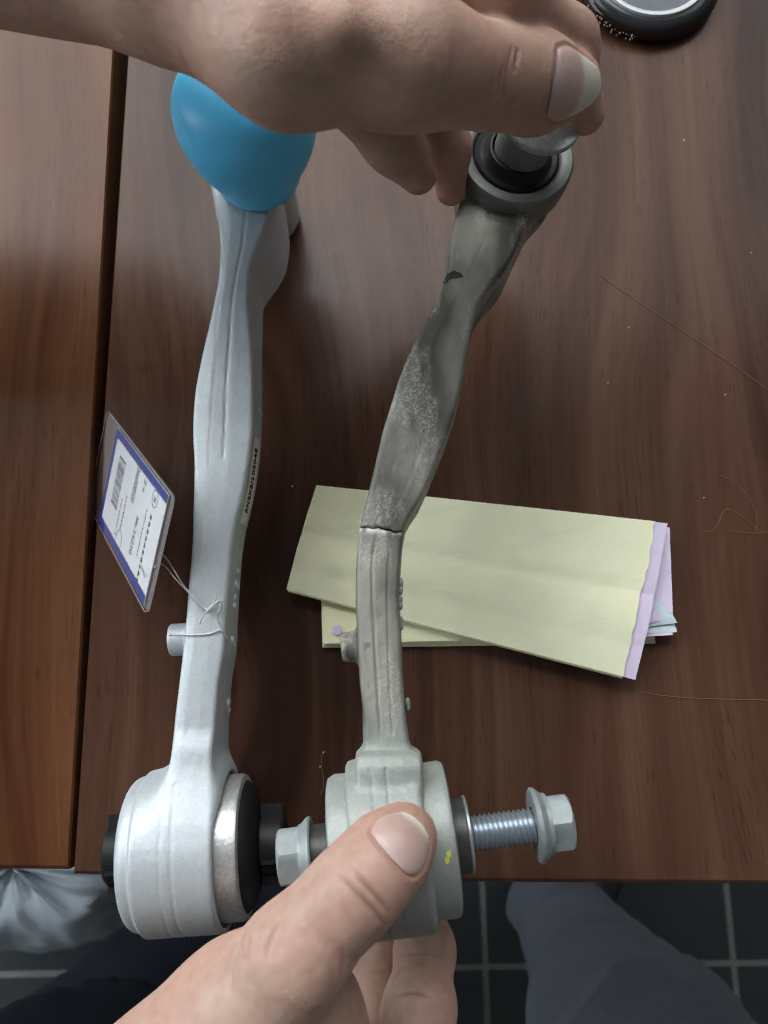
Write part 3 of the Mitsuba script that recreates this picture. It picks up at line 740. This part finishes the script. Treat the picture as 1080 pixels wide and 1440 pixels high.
if (CAM - TO) @ TN < 0: TN = -TN
print('tag', TW, TH, tag_cost, 'z', [round(float(q[2] - TZ), 4) for q in (TO, TO + TX, TO + TY, TO + TX + TY)], tx_, ty_, TN)
def tagp(a, b, c=0.0):
    return TO + tx_ * a + ty_ * b + TN * c
TAG = thing('label_tag', 'white paper label with blue border in a clear plastic sleeve, wired to the silver arm', 'tag')
def flat(x0, x1, y0, y1, c, th):
    m = trimesh.creation.box(bounds=[[x0, y0, c], [x1, y1, c + th]])
    return place(m, TO, tx_, ty_, np.cross(tx_, ty_)) if np.cross(tx_, ty_) @ TN > 0 else place(m, TO, tx_, ty_, TN)
put(TAG + '__card', flat(0, TW, 0, TH, 0, 0.0003), 'white_card')
bw = 0.0036
bl = [flat(0, TW, 0, bw, .00034, .0001), flat(TW - bw, TW, bw, TH, .00034, .0001), flat(0, bw * 0.85, bw, TH, .00034, .0001)]
for k in range(60):                           # the border's serrated inner edge
    y = bw + (k + 0.25) * (TH - bw) / 60
    bl += [flat(TW - bw - 0.0005, TW - bw, y, y + (TH - bw) / 120, .00034, .0001), flat(bw * 0.85, bw * 0.85 + 0.0005, y, y + (TH - bw) / 120, .00034, .0001)]
    x = bw + k * (TW - 2 * bw) / 60
    bl.append(flat(x, x + (TW - 2 * bw) / 120, bw, bw + 0.0005, .00034, .0001))
put(TAG + '__border', join(bl), 'blue_print')
def text(s, x, y, h, w=None, bold=True):
    m = meshkit.text_mesh(s, h, 0.00008, bold)
    b = m.bounds
    if w: m.apply_scale([w / (b[1, 0] - b[0, 0]), 1.35, 1])
    m.apply_translation([x, y, 0.00036])
    return place(m, TO, tx_, ty_, np.cross(tx_, ty_))
def bar(x0, y0, x1, y1, w):
    d = np.array([x1 - x0, y1 - y0]); L = np.linalg.norm(d); e = d / L
    m = trimesh.creation.box(extents=[L, w, 0.00008]); M = np.eye(4); M[:2, 0] = e; M[:2, 1] = [-e[1], e[0]]; M[:3, 3] = [(x0 + x1) / 2, (y0 + y1) / 2, 0.0004]
    m.apply_transform(M)
    return place(m, TO, tx_, ty_, np.cross(tx_, ty_))
def glyph(x, y, s, seed):
    """A dense stroke character, too small in the photograph to be read."""
    r = np.random.default_rng(seed); o = []
    for k in range(r.integers(2, 4)): yy = y + s * (0.1 + 0.8 * (k + 0.5 * r.random()) / 3); o.append(bar(x + s * .1, yy, x + s * .9, yy, s * .15))
    for k in range(r.integers(1, 3)): xx = x + s * (0.2 + 0.6 * r.random()); o.append(bar(xx, y + s * .05, xx, y + s * .95, s * .15))
    o.append(bar(x + s * .5, y + s * .5, x + s * (.1 if r.random() < .5 else .9), y, s * .15))
    return o
pr_ = [text('2346500020', .05 * TW, .49 * TH, 0.0030, .36 * TW), text('No.14210', .45 * TW, .635 * TH, 0.0022, .36 * TW, True)]
pr_ += [text('2 x', .02 * TW + bw, .64 * TH, 0.0026)]
for k in range(10): pr_ += glyph((.29 + .066 * k) * TW, .825 * TH, .055 * TW, 20 + k)
for k in range(13): pr_ += glyph((.30 + .035 * k) * TW, .755 * TH, .026 * TW, 50 + k)
for k in range(9): pr_ += glyph((.42 + .04 * k) * TW, .41 * TH, .032 * TW, 80 + k)
for k in range(10): pr_ += glyph((.50 + .038 * k) * TW, .345 * TH, .030 * TW, 110 + k)
r_ = np.random.default_rng(5); x = .19 * TW
while x < .67 * TW:
    w = r_.choice([.0003, .0005, .0008]); pr_.append(bar(x + w / 2, .16 * TH, x + w / 2, .29 * TH, w)); x += w + r_.choice([.0003, .0005, .0008])
def ringmark(cx, cy, r, w, n=36, a0=0, a1=2 * np.pi):
    t = np.linspace(a0, a1, n)
    return [bar(cx + r * math.cos(a), cy + r * math.sin(a), cx + r * math.cos(b), cy + r * math.sin(b), w) for a, b in zip(t[:-1], t[1:])]
pr_ += ringmark(.15 * TW, .84 * TH, .0033, .0003) + [text('S', .15 * TW - .0009, .84 * TH - .0013, .0026, None, True)]
pr_ += ringmark(.86 * TW, .43 * TH, .0040, .0003, 36, 0.6, 5.2)
put(TAG + '__print', join(pr_), 'black_print')
def outline_sheet(x0, x1, y0, y1, r, c, th=None):
    t = np.linspace(0, np.pi / 2, 7)
    pts = np.vstack([np.c_[cx + r * np.cos(t + a), cy + r * np.sin(t + a)] for cx, cy, a in ((x1 - r, y1 - r, 0), (x0 + r, y1 - r, np.pi / 2), (x0 + r, y0 + r, np.pi), (x1 - r, y0 + r, 1.5 * np.pi))])
    v = np.array([tagp(*q, c) for q in pts] + [tagp((x0 + x1) / 2, (y0 + y1) / 2, c)])
    n = len(pts)
    return v, [[i, (i + 1) % n, n] for i in range(n)]
so = (-0.0012, TW + .0012, -0.27 * TH, TH + .0045)
for c in (-0.0006, 0.0012):
    v, f = outline_sheet(*so, 0.0025, c)
    put(TAG + '__plastic_sleeve', trimesh.Trimesh(v, f, process=False), 'cloudy_film' if c < 0 else 'clear_film')
# welded rim of the sleeve
v, _ = outline_sheet(*so, 0.0025, 0.0003)
mat('film_rim', (0.30, 0.30, 0.30), 0.25, 0, 0.5)
put(TAG + '__sleeve_rim', tube(np.vstack([v[:-1], v[:2]]), 0.00014, 6), 'film_rim', True)
# wire: two strands from the hole to the arm, a tangle, and a loop round the arm
def on(px, py, off=0.0006):
    return trace(lambda p: silver(p) - off, px, py)
def surfwire(pts, off):
    return [trace(lambda p: silver(p) - off, *q) for q in pts]
h1, h2 = tagp(.62 * TW, TH + .0022, .0002), tagp(.76 * TW, TH - .003, .0014)
w1 = spline([h1, P(232, 783, .047), P(246, 804, .051), on(262, 828, .002), on(277, 843, .0012), on(291, 856, .0012), on(300, 848, .0018), on(304, 836, .0025)], 60)
w2 = spline([h2, P(216, 789, .046), P(230, 795, .048), P(245, 812, .051), on(262, 830, .002), on(280, 850, .0012), on(292, 858, .0012), on(303, 853, .002), on(310, 845, .0024), on(311, 852, .0022), on(306, 864, .0012), on(310, 880, .0010), on(317, 893, .0010)], 80)
w3 = spline([on(281, 878, .0022), on(284, 868, .0024), on(292, 859, .0022), on(302, 849, .0026), on(309, 844, .0028)], 30)
w4 = spline([on(237, 893, .0004), on(243, 892, .0004), on(248, 892.5, .0004), on(258, 893, .0010), on(280, 892, .0008), on(298, 890, .0008), on(309, 886, .0009), on(317, 893, .0008), on(321, 900, .0008)], 60)
put(TAG + '__wire', join([tube(w, 0.00028, 6) for w in (w1, w2, w3, w4)]), 'pale_wire', True)

# ------------------------------------------------------------------ low glass dish at the far right
JAR = thing('glass_dish', 'round dark glass dish with a pale ring at the far right of the table', 'dish')
jc = P(909, -17, 0)
put(JAR + '__glass_body', lathe([(0, .0004), (.030, .0004), (.0340, .0012), (.0358, .0030), (.0360, .0050), (.0350, .0068), (.0338, .0075)], jc, [0, 0, 1]), 'dark_glass', 40)
put(JAR + '__collar', lathe([(.0338, .0073), (.0335, .0082), (.0322, .0096), (.0300, .0104), (.0284, .0106)], jc, [0, 0, 1]), 'clear_collar', 40)
put(JAR + '__lid_ring', lathe([(.0286, .0100), (.0287, .0112), (.0282, .0122), (.0270, .0124), (.0258, .0120), (.0255, .0100)], jc, [0, 0, 1]), 'lid_ring', 40)
put(JAR + '__lid', lathe([(.0256, .0104), (.016, .0107), (0, .0108)], jc, [0, 0, 1]), 'lid_glass', 40)
gm = []
for k in range(40):
    a = math.radians(205 + 50 * rng.random()); z = .0022 + .0035 * rng.random()
    s = trimesh.creation.icosphere(1, 0.0002 + 0.0003 * rng.random()); s.apply_scale([1, 1, 1.8]); s.apply_translation(jc + [.0357 * math.cos(a), .0357 * math.sin(a), z]); gm.append(s)
put(JAR + '__gold_speckle', join(gm), 'pale_gold', True, kind='stuff')  # tiny pale gold beads scattered over the near left wall

# ------------------------------------------------------------------ hands
def hand(cones, groups_k, k_between):
    """cones: {group: [(a, b, ra, rb)...]}; smooth within a group, tighter between the groups."""
    def fn(p):
        d = None
        for g, cs in cones.items():
            e = None
            for (a, b, ra, rb) in cs:
                c = cone(p, a, b, ra, rb)
                e = c if e is None else smin(e, c, groups_k)
            d = e if d is None else smin(d, e, k_between.get(g, 0.001))
        return d
    ends = [(q, r) for cs in cones.values() for (a, b, ra, rb) in cs for q, r in ((a, ra), (b, rb))]
    fn.lo = np.min([q - r for q, r in ends], 0) - 0.004
    fn.hi = np.max([q + r for q, r in ends], 0) + 0.004
    return fn
def chain(pts, rs):
    return [(pts[i], pts[i + 1], rs[i], rs[i + 1]) for i in range(len(pts) - 1)]
def skin(fn, key, creases, reds, lines=(), res=0.00075, dark_tint=0.55, base=(0.40, 0.262, 0.20), seed=1, wrinkle=0.00006):
    m = surface(fn, fn.lo, fn.hi, res)
    v = m.vertices.copy()
    n = grad(fn, v, res); n /= np.linalg.norm(n, axis=1, keepdims=True) + 1e-9
    disp = 0.0010 * (meshkit.fbm(v * 45, 2, seed) - 0.5) + wrinkle * (meshkit.fbm(v * [500, 500, 500], 2, seed + 3) - 0.5)
    red = np.zeros(len(v)); dark_mask = np.zeros(len(v))
    from scipy.spatial import cKDTree
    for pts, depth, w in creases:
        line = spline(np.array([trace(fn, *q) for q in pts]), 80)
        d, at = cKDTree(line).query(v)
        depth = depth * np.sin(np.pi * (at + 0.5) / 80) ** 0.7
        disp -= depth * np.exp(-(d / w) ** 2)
        red += 0.10 * np.exp(-(d / (1.5 * w)) ** 2); dark_mask += dark_tint * (depth / 0.0008) * np.exp(-(d / (0.9 * w)) ** 2)  # reddens and darkens the skin colour along each crease line
    for line, depth, w, body in lines:
        d, _ = cKDTree(body).query(v)
        disp = np.where(d < 0.0012, -0.0004, disp)
        d, _ = cKDTree(line).query(v)
        disp += 0.6 * depth * np.exp(-((d - 1.5 * w) / (1.3 * w)) ** 2) - depth * np.exp(-(d / w) ** 2)
        red += 0.3 * np.exp(-(d / (2.5 * w)) ** 2)
    for (c, r, s) in reds:
        red += s * np.exp(-(np.linalg.norm(v - c, axis=1) / r) ** 2)
    m.vertices = v + n * disp[:, None]
    red += 1.5 * (meshkit.fbm(v * 60, 4, seed + 7) - 0.5) + 0.7 * (meshkit.fbm(v * 330, 2, seed + 8) - 0.5)
    col = np.array(base)[None] * (1 + 0.25 * (meshkit.fbm(v * 420, 2, seed + 12) - 0.5))[:, None] * (1 + 0.16 * (meshkit.fbm(v * 35, 3, seed + 9) - 0.5))[:, None]
    col = col * np.exp(np.outer(red, [0.00, -0.22, -0.24]))
    col = col * (1 - 0.75 * np.clip(dark_mask, 0, 1))[:, None]
    put(key, m, 'skin', True, color=col.clip(0, 1))
    return m
def nail(fn, a, b, dorsal, half, key, free=0.80, tip_pinch=0.9, label=None, drop=0.0):
    """A nail: a curved shell about the finger's last bone from a to b."""
    ax = unit(b - a); L = np.linalg.norm(b - a)
    N = unit(dorsal - ax * (dorsal @ ax)); S = np.cross(ax, N)
    nu, nv = 25, 25
    v, col, edge = [], [], []
    def skin_rad(t, th):
        d = math.sin(th) * S + math.cos(th) * N
        q = a + ax * L * t + d * 0.030
        for _ in range(40): q = q - d * max(fn(q[None])[0], 0) * 0.9
        return (q - a - ax * L * t) @ d
    tt_ = np.linspace(-0.1, 1.1, 19); ww_ = np.linspace(-half * 1.05, half * 1.05, 13)
    tab = np.array([[skin_rad(t, w) for w in ww_] for t in tt_])
    k0 = int(np.searchsorted(tt_, free - 0.05))
    for k in range(k0, len(tt_)): tab[k] = np.maximum(tab[k], tab[k0] - drop * (tt_[k] - tt_[k0]) * L)
    from scipy.interpolate import RegularGridInterpolator
    from scipy.ndimage import gaussian_filter
    tab = gaussian_filter(tab, (0.8, 0.8), mode='nearest')
    radf = RegularGridInterpolator((tt_, ww_), tab, bounds_error=False, fill_value=None)
    for layer in (0, 1):
        for i in range(nu):
            for j in range(nv):
                s, w = i / (nu - 1) * 2 - 1, j / (nv - 1) * 2 - 1
                # squircle outline
                ww, ss = w * math.sqrt(1 - 0.36 * s * s), s * math.sqrt(1 - 0.40 * w * w)
                t = (ss + 1) / 2
                th = ww * half * (1 - (1 - tip_pinch) * t)
                rad = radf((t, th)).item() + (0.0006 if layer == 0 else -0.0002) - 0.0006 * abs(w) ** 8 - 0.0006 * max(0, -s) ** 8
                if layer == 0 and (i == 0 or ((j == 0 or j == nv - 1) and t < free)): edge.append(a + ax * L * t + (rad + 0.0003) * (math.sin(th) * S + math.cos(th) * N))
                v.append(a + ax * L * t + rad * (math.sin(th) * S + math.cos(th) * N))
                f = 1 / (1 + math.exp(-(t - free + 0.05 * ww * ww) * 45))
                lun = math.exp(-((t - 0.02) / 0.14) ** 2 - (ww / 0.5) ** 2)
                pink, white = np.array([0.44, 0.305, 0.265]), np.array([0.56, 0.53, 0.43])
                c = pink * (1 - f) + white * f + lun * np.array([0.05, 0.07, 0.07])
                col.append(c)
    v, k = np.array(v), nu * nv
    i, j = np.meshgrid(np.arange(nu - 1), np.arange(nv - 1), indexing='ij')
    q = np.stack([i * nv + j, (i + 1) * nv + j, (i + 1) * nv + j + 1, i * nv + j + 1], -1).reshape(-1, 4)
    bnd = np.r_[np.arange(nv), np.arange(1, nu) * nv + nv - 1, (nu - 1) * nv + np.arange(nv - 2, -1, -1), np.arange(nu - 2, 0, -1) * nv]
    b2 = np.roll(bnd, -1)
    qq = np.vstack([q, q[:, ::-1] + k, np.stack([b2, bnd, bnd + k, b2 + k], 1)])
    m = trimesh.Trimesh(v, np.vstack([qq[:, [0, 1, 2]], qq[:, [0, 2, 3]]]), process=False)
    put(key, m, 'nail', True, color=np.array(col).clip(0, 1), label=label)
    return np.array(edge), v[:k]

# the hand at the top: a left hand from the upper left, thumb pressing on the stud disc
PU = thing('person', "person reaching in from the upper left, thumb pressing on the grey arm's ball stud", 'person')
tIP, tTip, tMid = P(697, 110, .142), P(804, 117, .1240), P(752, 114, .134)
tMCP = P(572, 84, .163)
upper = hand({
    'palm': [(P(-180, -165, .150) + [-.17, .01, .0], P(-180, -165, .150), .042, .034), (P(405, 72, .166), tMCP, .0172, .0158), (P(225, -45, .160), P(405, 72, .166), .0210, .0180), (P(-180, -165, .150), P(225, -45, .160), .034, .0222),
             (P(430, -40, .165), P(560, -60, .160), .020, .016), (P(250, -60, .165), P(430, -40, .165), .022, .020), (P(400, 60, .152), P(520, 96, .142), .0165, .0125), (P(660, 88, .158), P(480, 42, .180), .0022, .0030), (P(480, 42, .180), P(300, -30, .178), .0030, .0035)],
    'thumb': chain([tMCP, P(640, 102, .153), tIP, tMid, tTip], [.0152, .0124, .0126, .0118, .0092]) + [(tMid - [0, 0, .006], P(796, 124, .1150), .0095, .0085)],
    'index': chain([P(520, -70, .160), P(700, -20, .152), P(795, 60, .122), P(822, 160, .100)], [.0130, .0105, .0090, .0070]),
    'middle': chain([P(520, 40, .138), P(604, 120, .110), P(630, 205, .090), P(634, 268, .077)], [.011, .0078, .0064, .0054]),
    'ring': chain([P(440, 90, .140), P(512, 148, .122), P(550, 200, .108), P(588, 246, .098)], [.011, .0084, .0078, .0066]),
}, 0.010, {'thumb': 0.012, 'index': 0.003, 'middle': 0.0006, 'ring': 0.0006})
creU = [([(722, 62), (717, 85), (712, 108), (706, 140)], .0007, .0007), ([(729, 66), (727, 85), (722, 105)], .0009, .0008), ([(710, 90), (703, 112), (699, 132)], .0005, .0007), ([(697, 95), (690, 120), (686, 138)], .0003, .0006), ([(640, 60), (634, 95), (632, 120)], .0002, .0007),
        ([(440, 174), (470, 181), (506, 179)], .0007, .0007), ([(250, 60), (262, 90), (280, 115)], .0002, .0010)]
nd = unit(CAM - tMid) - 0.02 * UP
edge = nail(upper, P(738, 112, .1385), P(821, 118, .1275), nd, 1.0, PU + '__hand__fingernail', 0.58, label='long pale thumbnail pressing on the stud disc', drop=0.25)
skin(upper, PU + '__hand', creU, [(tTip, .016, 0.5), (P(625, 268, .083), .012, .7), (P(592, 248, .094), .012, .6), (tMCP, .02, .3)], [(edge[0], .0005, .0006, edge[1])], base=(0.385, 0.240, 0.182), seed=2, dark_tint=0.55)

# the hand at the bottom: a left hand from the lower left, thumb on the eye, fingers beneath it
PL = thing('person_001', 'person in grey blue trousers whose hand pinches the bushing eye of the cracked arm', 'person')
bIP, bMCP, bMid, bTip = P(504, 1246, .104), P(412, 1345, .100), P(549, 1197, .099), P(571, 1173, .095)
lower = hand({
    'thumb': chain([bMCP, P(458, 1293, .101), bIP, bMid, bTip], [.0140, .0113, .0112, .0104, .0082]),
    'palm': [(P(140, 1640, .075) + [-.10, -.16, -.02], P(140, 1640, .075), .042, .030), (P(345, 1430, .086), bMCP, .0200, .0145), (P(140, 1640, .075), P(345, 1430, .086), .030, .0215), (P(345, 1440, .080), P(430, 1425, .078), .020, .0155), (P(430, 1425, .078), P(470, 1540, .060), .0155, .020),
             (P(300, 1640, .060), P(470, 1540, .055), .028, .018)],
    'index': chain([P(560, 1560, .050), P(590, 1420, .038), P(598, 1335, .020), P(600, 1296, .006)], [.0125, .0112, .0098, .0082]),
    'middle': chain([P(500, 1560, .040), P(520, 1420, .020), P(535, 1335, .004), P(540, 1300, -.010)], [.0120, .0105, .0092, .0080]),
}, 0.009, {'palm': 0.006, 'index': 0.002, 'middle': 0.0015})
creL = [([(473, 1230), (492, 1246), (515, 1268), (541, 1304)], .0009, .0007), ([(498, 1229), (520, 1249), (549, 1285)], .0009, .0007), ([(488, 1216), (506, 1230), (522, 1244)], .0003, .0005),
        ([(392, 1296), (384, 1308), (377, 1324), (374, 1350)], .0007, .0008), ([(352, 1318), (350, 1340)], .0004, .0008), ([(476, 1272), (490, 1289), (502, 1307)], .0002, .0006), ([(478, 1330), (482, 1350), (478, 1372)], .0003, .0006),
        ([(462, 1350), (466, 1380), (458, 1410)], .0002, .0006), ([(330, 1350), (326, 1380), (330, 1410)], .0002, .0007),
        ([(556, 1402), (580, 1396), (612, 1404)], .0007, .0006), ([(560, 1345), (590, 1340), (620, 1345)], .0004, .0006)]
nd = unit(CAM - bMid) + 0.22 * RT + 0.12 * UP
edge = nail(lower, P(535, 1214, .1005), P(579, 1163, .0955), nd, 0.84, PL + '__hand__fingernail', 0.88, label='short pink thumbnail on the bushing eye', drop=0.5)
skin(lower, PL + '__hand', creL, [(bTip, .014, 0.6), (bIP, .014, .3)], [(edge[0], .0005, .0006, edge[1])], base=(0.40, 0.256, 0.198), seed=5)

# legs of the same person, far below by the floor
def leg(px, rs, wob, key, bsdf, seed):
    pts, rs = A(*px), np.array(rs)
    def fn(p):
        d = None
        for i in range(len(pts) - 1):
            c = cone(p, pts[i], pts[i + 1], rs[i], rs[i + 1])
            d = c if d is None else smin(d, c, 0.03)
        q = p @ np.array([[5, 2, 3], [7, 5, 2], [10, 4, 6.]])
        ridge = 1 - np.abs(2 * meshkit.noise(q + 0.35 * meshkit.noise(p * 14, seed)[:, None], seed + 1) - 1)
        return d + wob * (meshkit.fbm(p * [10, 12, 22], 2, seed) - 0.5) - 0.95 * wob * ridge ** 2.2
    lo, hi = pts.min(0) - rs.max() - .03, pts.max(0) + rs.max() + .03
    lo[2] = max(lo[2], 0.003)
    put(key, surface(lambda p: smax(fn(p), -(p[:, 2] - 0.006), .002), lo, hi, 0.006), bsdf, True)
leg([(960, 1620, -.28), (880, 1440, -.42), (832, 1345, -.55), (775, 1275, -.66)], [.084, .060, .041, .032], .020, PL + '__trouser_leg', 'trouser_grey', 3)
leg([(60, 1640, -.30), (230, 1450, -.45), (370, 1330, -.60), (430, 1290, -.66)], [.085, .070, .060, .055], .022, PL + '__trouser_leg', 'trouser_navy', 6)
def shoe(px, key):
    a, b = A(*px)
    def fn(p):
        d = smin(cone(p, a, b, .040, .034), cone(p, a + [0, 0, .03], a, .036, .040), .03)
        return smax(d, 0.004 - p[:, 2], .004)
    lo, hi = np.minimum(a, b) - .07, np.maximum(a, b) + .07
    lo[2] = -0.005
    put(key, surface(fn, lo, hi, 0.005), 'shoe_black', True)
shoe([(800, 1300, -.70), (838, 1225, -.71)], PL + '__shoe')
shoe([(420, 1290, -.70), (440, 1200, -.71)], PL + '__shoe')

# ------------------------------------------------------------------ plastic bag on the floor, under the left end of the table
def bag():
    n = 90
    c = P(20, 1215, -.55)
    a = np.linspace(0, 2 * np.pi, n, endpoint=False)
    rows = []
    for k, s in enumerate(np.linspace(0, 1, 40)):
        r = 0.165 * math.sin(math.pi / 2 * s ** 0.8)
        z = 0.20 * math.cos(math.pi / 2 * s ** 1.3)
        q = np.c_[np.cos(a), np.sin(a) * 0.72, np.full(n, z)] * [r, r, 1]
        w = np.abs(meshkit.fbm(np.c_[np.cos(a) * 2.2, np.sin(a) * 2.2, a * 0 + s * 1.1], 4, 4) - 0.5) * 2
        w2 = np.abs(meshkit.fbm(np.c_[np.cos(a) * 5, np.sin(a) * 5, a * 0 + s * 1.5], 3, 9) - 0.5) * 2
        q[:, :2] *= (1 - 0.28 * w - 0.05 * w2 * s)[:, None]
        q[:, 2] *= 1 - 0.20 * w
        rows.append(q)
    v = np.array(rows).reshape(-1, 3) + [c[0], c[1], 0.001]
    i, j = np.meshgrid(np.arange(39), np.arange(n), indexing='ij')
    q = np.stack([i * n + j, (i + 1) * n + j, (i + 1) * n + (j + 1) % n, i * n + (j + 1) % n], -1).reshape(-1, 4)
    return v, q
put('plastic_bag', bag(), 'bag_plastic', True, label='crumpled pale blue plastic bag on the floor below the left table board', cat='plastic bag')

# ------------------------------------------------------------------ hairs and lint on the table
def hairline(pts, label, r=0.00011):
    z = np.linspace(.0003, .0006, len(pts))
    put('hair', tube(spline([P(x, y, h) for (x, y), h in zip(pts, z)], 50), r, 5), 'hair', True, label=label, cat='hair')
hairline([(838, 382), (870, 405), (930, 445), (1000, 492), (1085, 552)], 'long straight tan hair running to the right edge of the table')
hairline([(1012, 668), (1045, 690), (1060, 712), (1062, 748)], 'short curved hair above the kinked hair at the right edge')
hairline([(978, 735), (1000, 747), (1012, 732), (1020, 717), (1050, 732), (1090, 748)], 'kinked tan hair at the right edge beside the folded form')
hairline([(1028, 745), (1055, 750), (1090, 745)], 'short hair lying lowest in the tangle at the right edge')
hairline([(895, 972), (950, 980), (1010, 983), (1085, 985)], 'fine straight hair to the lower right of the folded form')
hairline([(456, 1055), (452, 1075), (455, 1098), (450, 1118)], 'fine upright hair between the two bushing eyes')
sp = []
for (x, y) in ((962, 197), (411, 684), (884, 460), (855, 538), (1056, 355), (990, 700), (1020, 555), (455, 1058), (450, 1078)):
    s = trimesh.creation.icosphere(1, 0.0003); s.vertices *= [1.3, 1, .6]; s.apply_translation(P(x, y, .0002)); sp.append(s)
put('lint', join(sp), 'dust', True, kind='stuff', label='pale specks of lint scattered on the dark board', cat='lint')
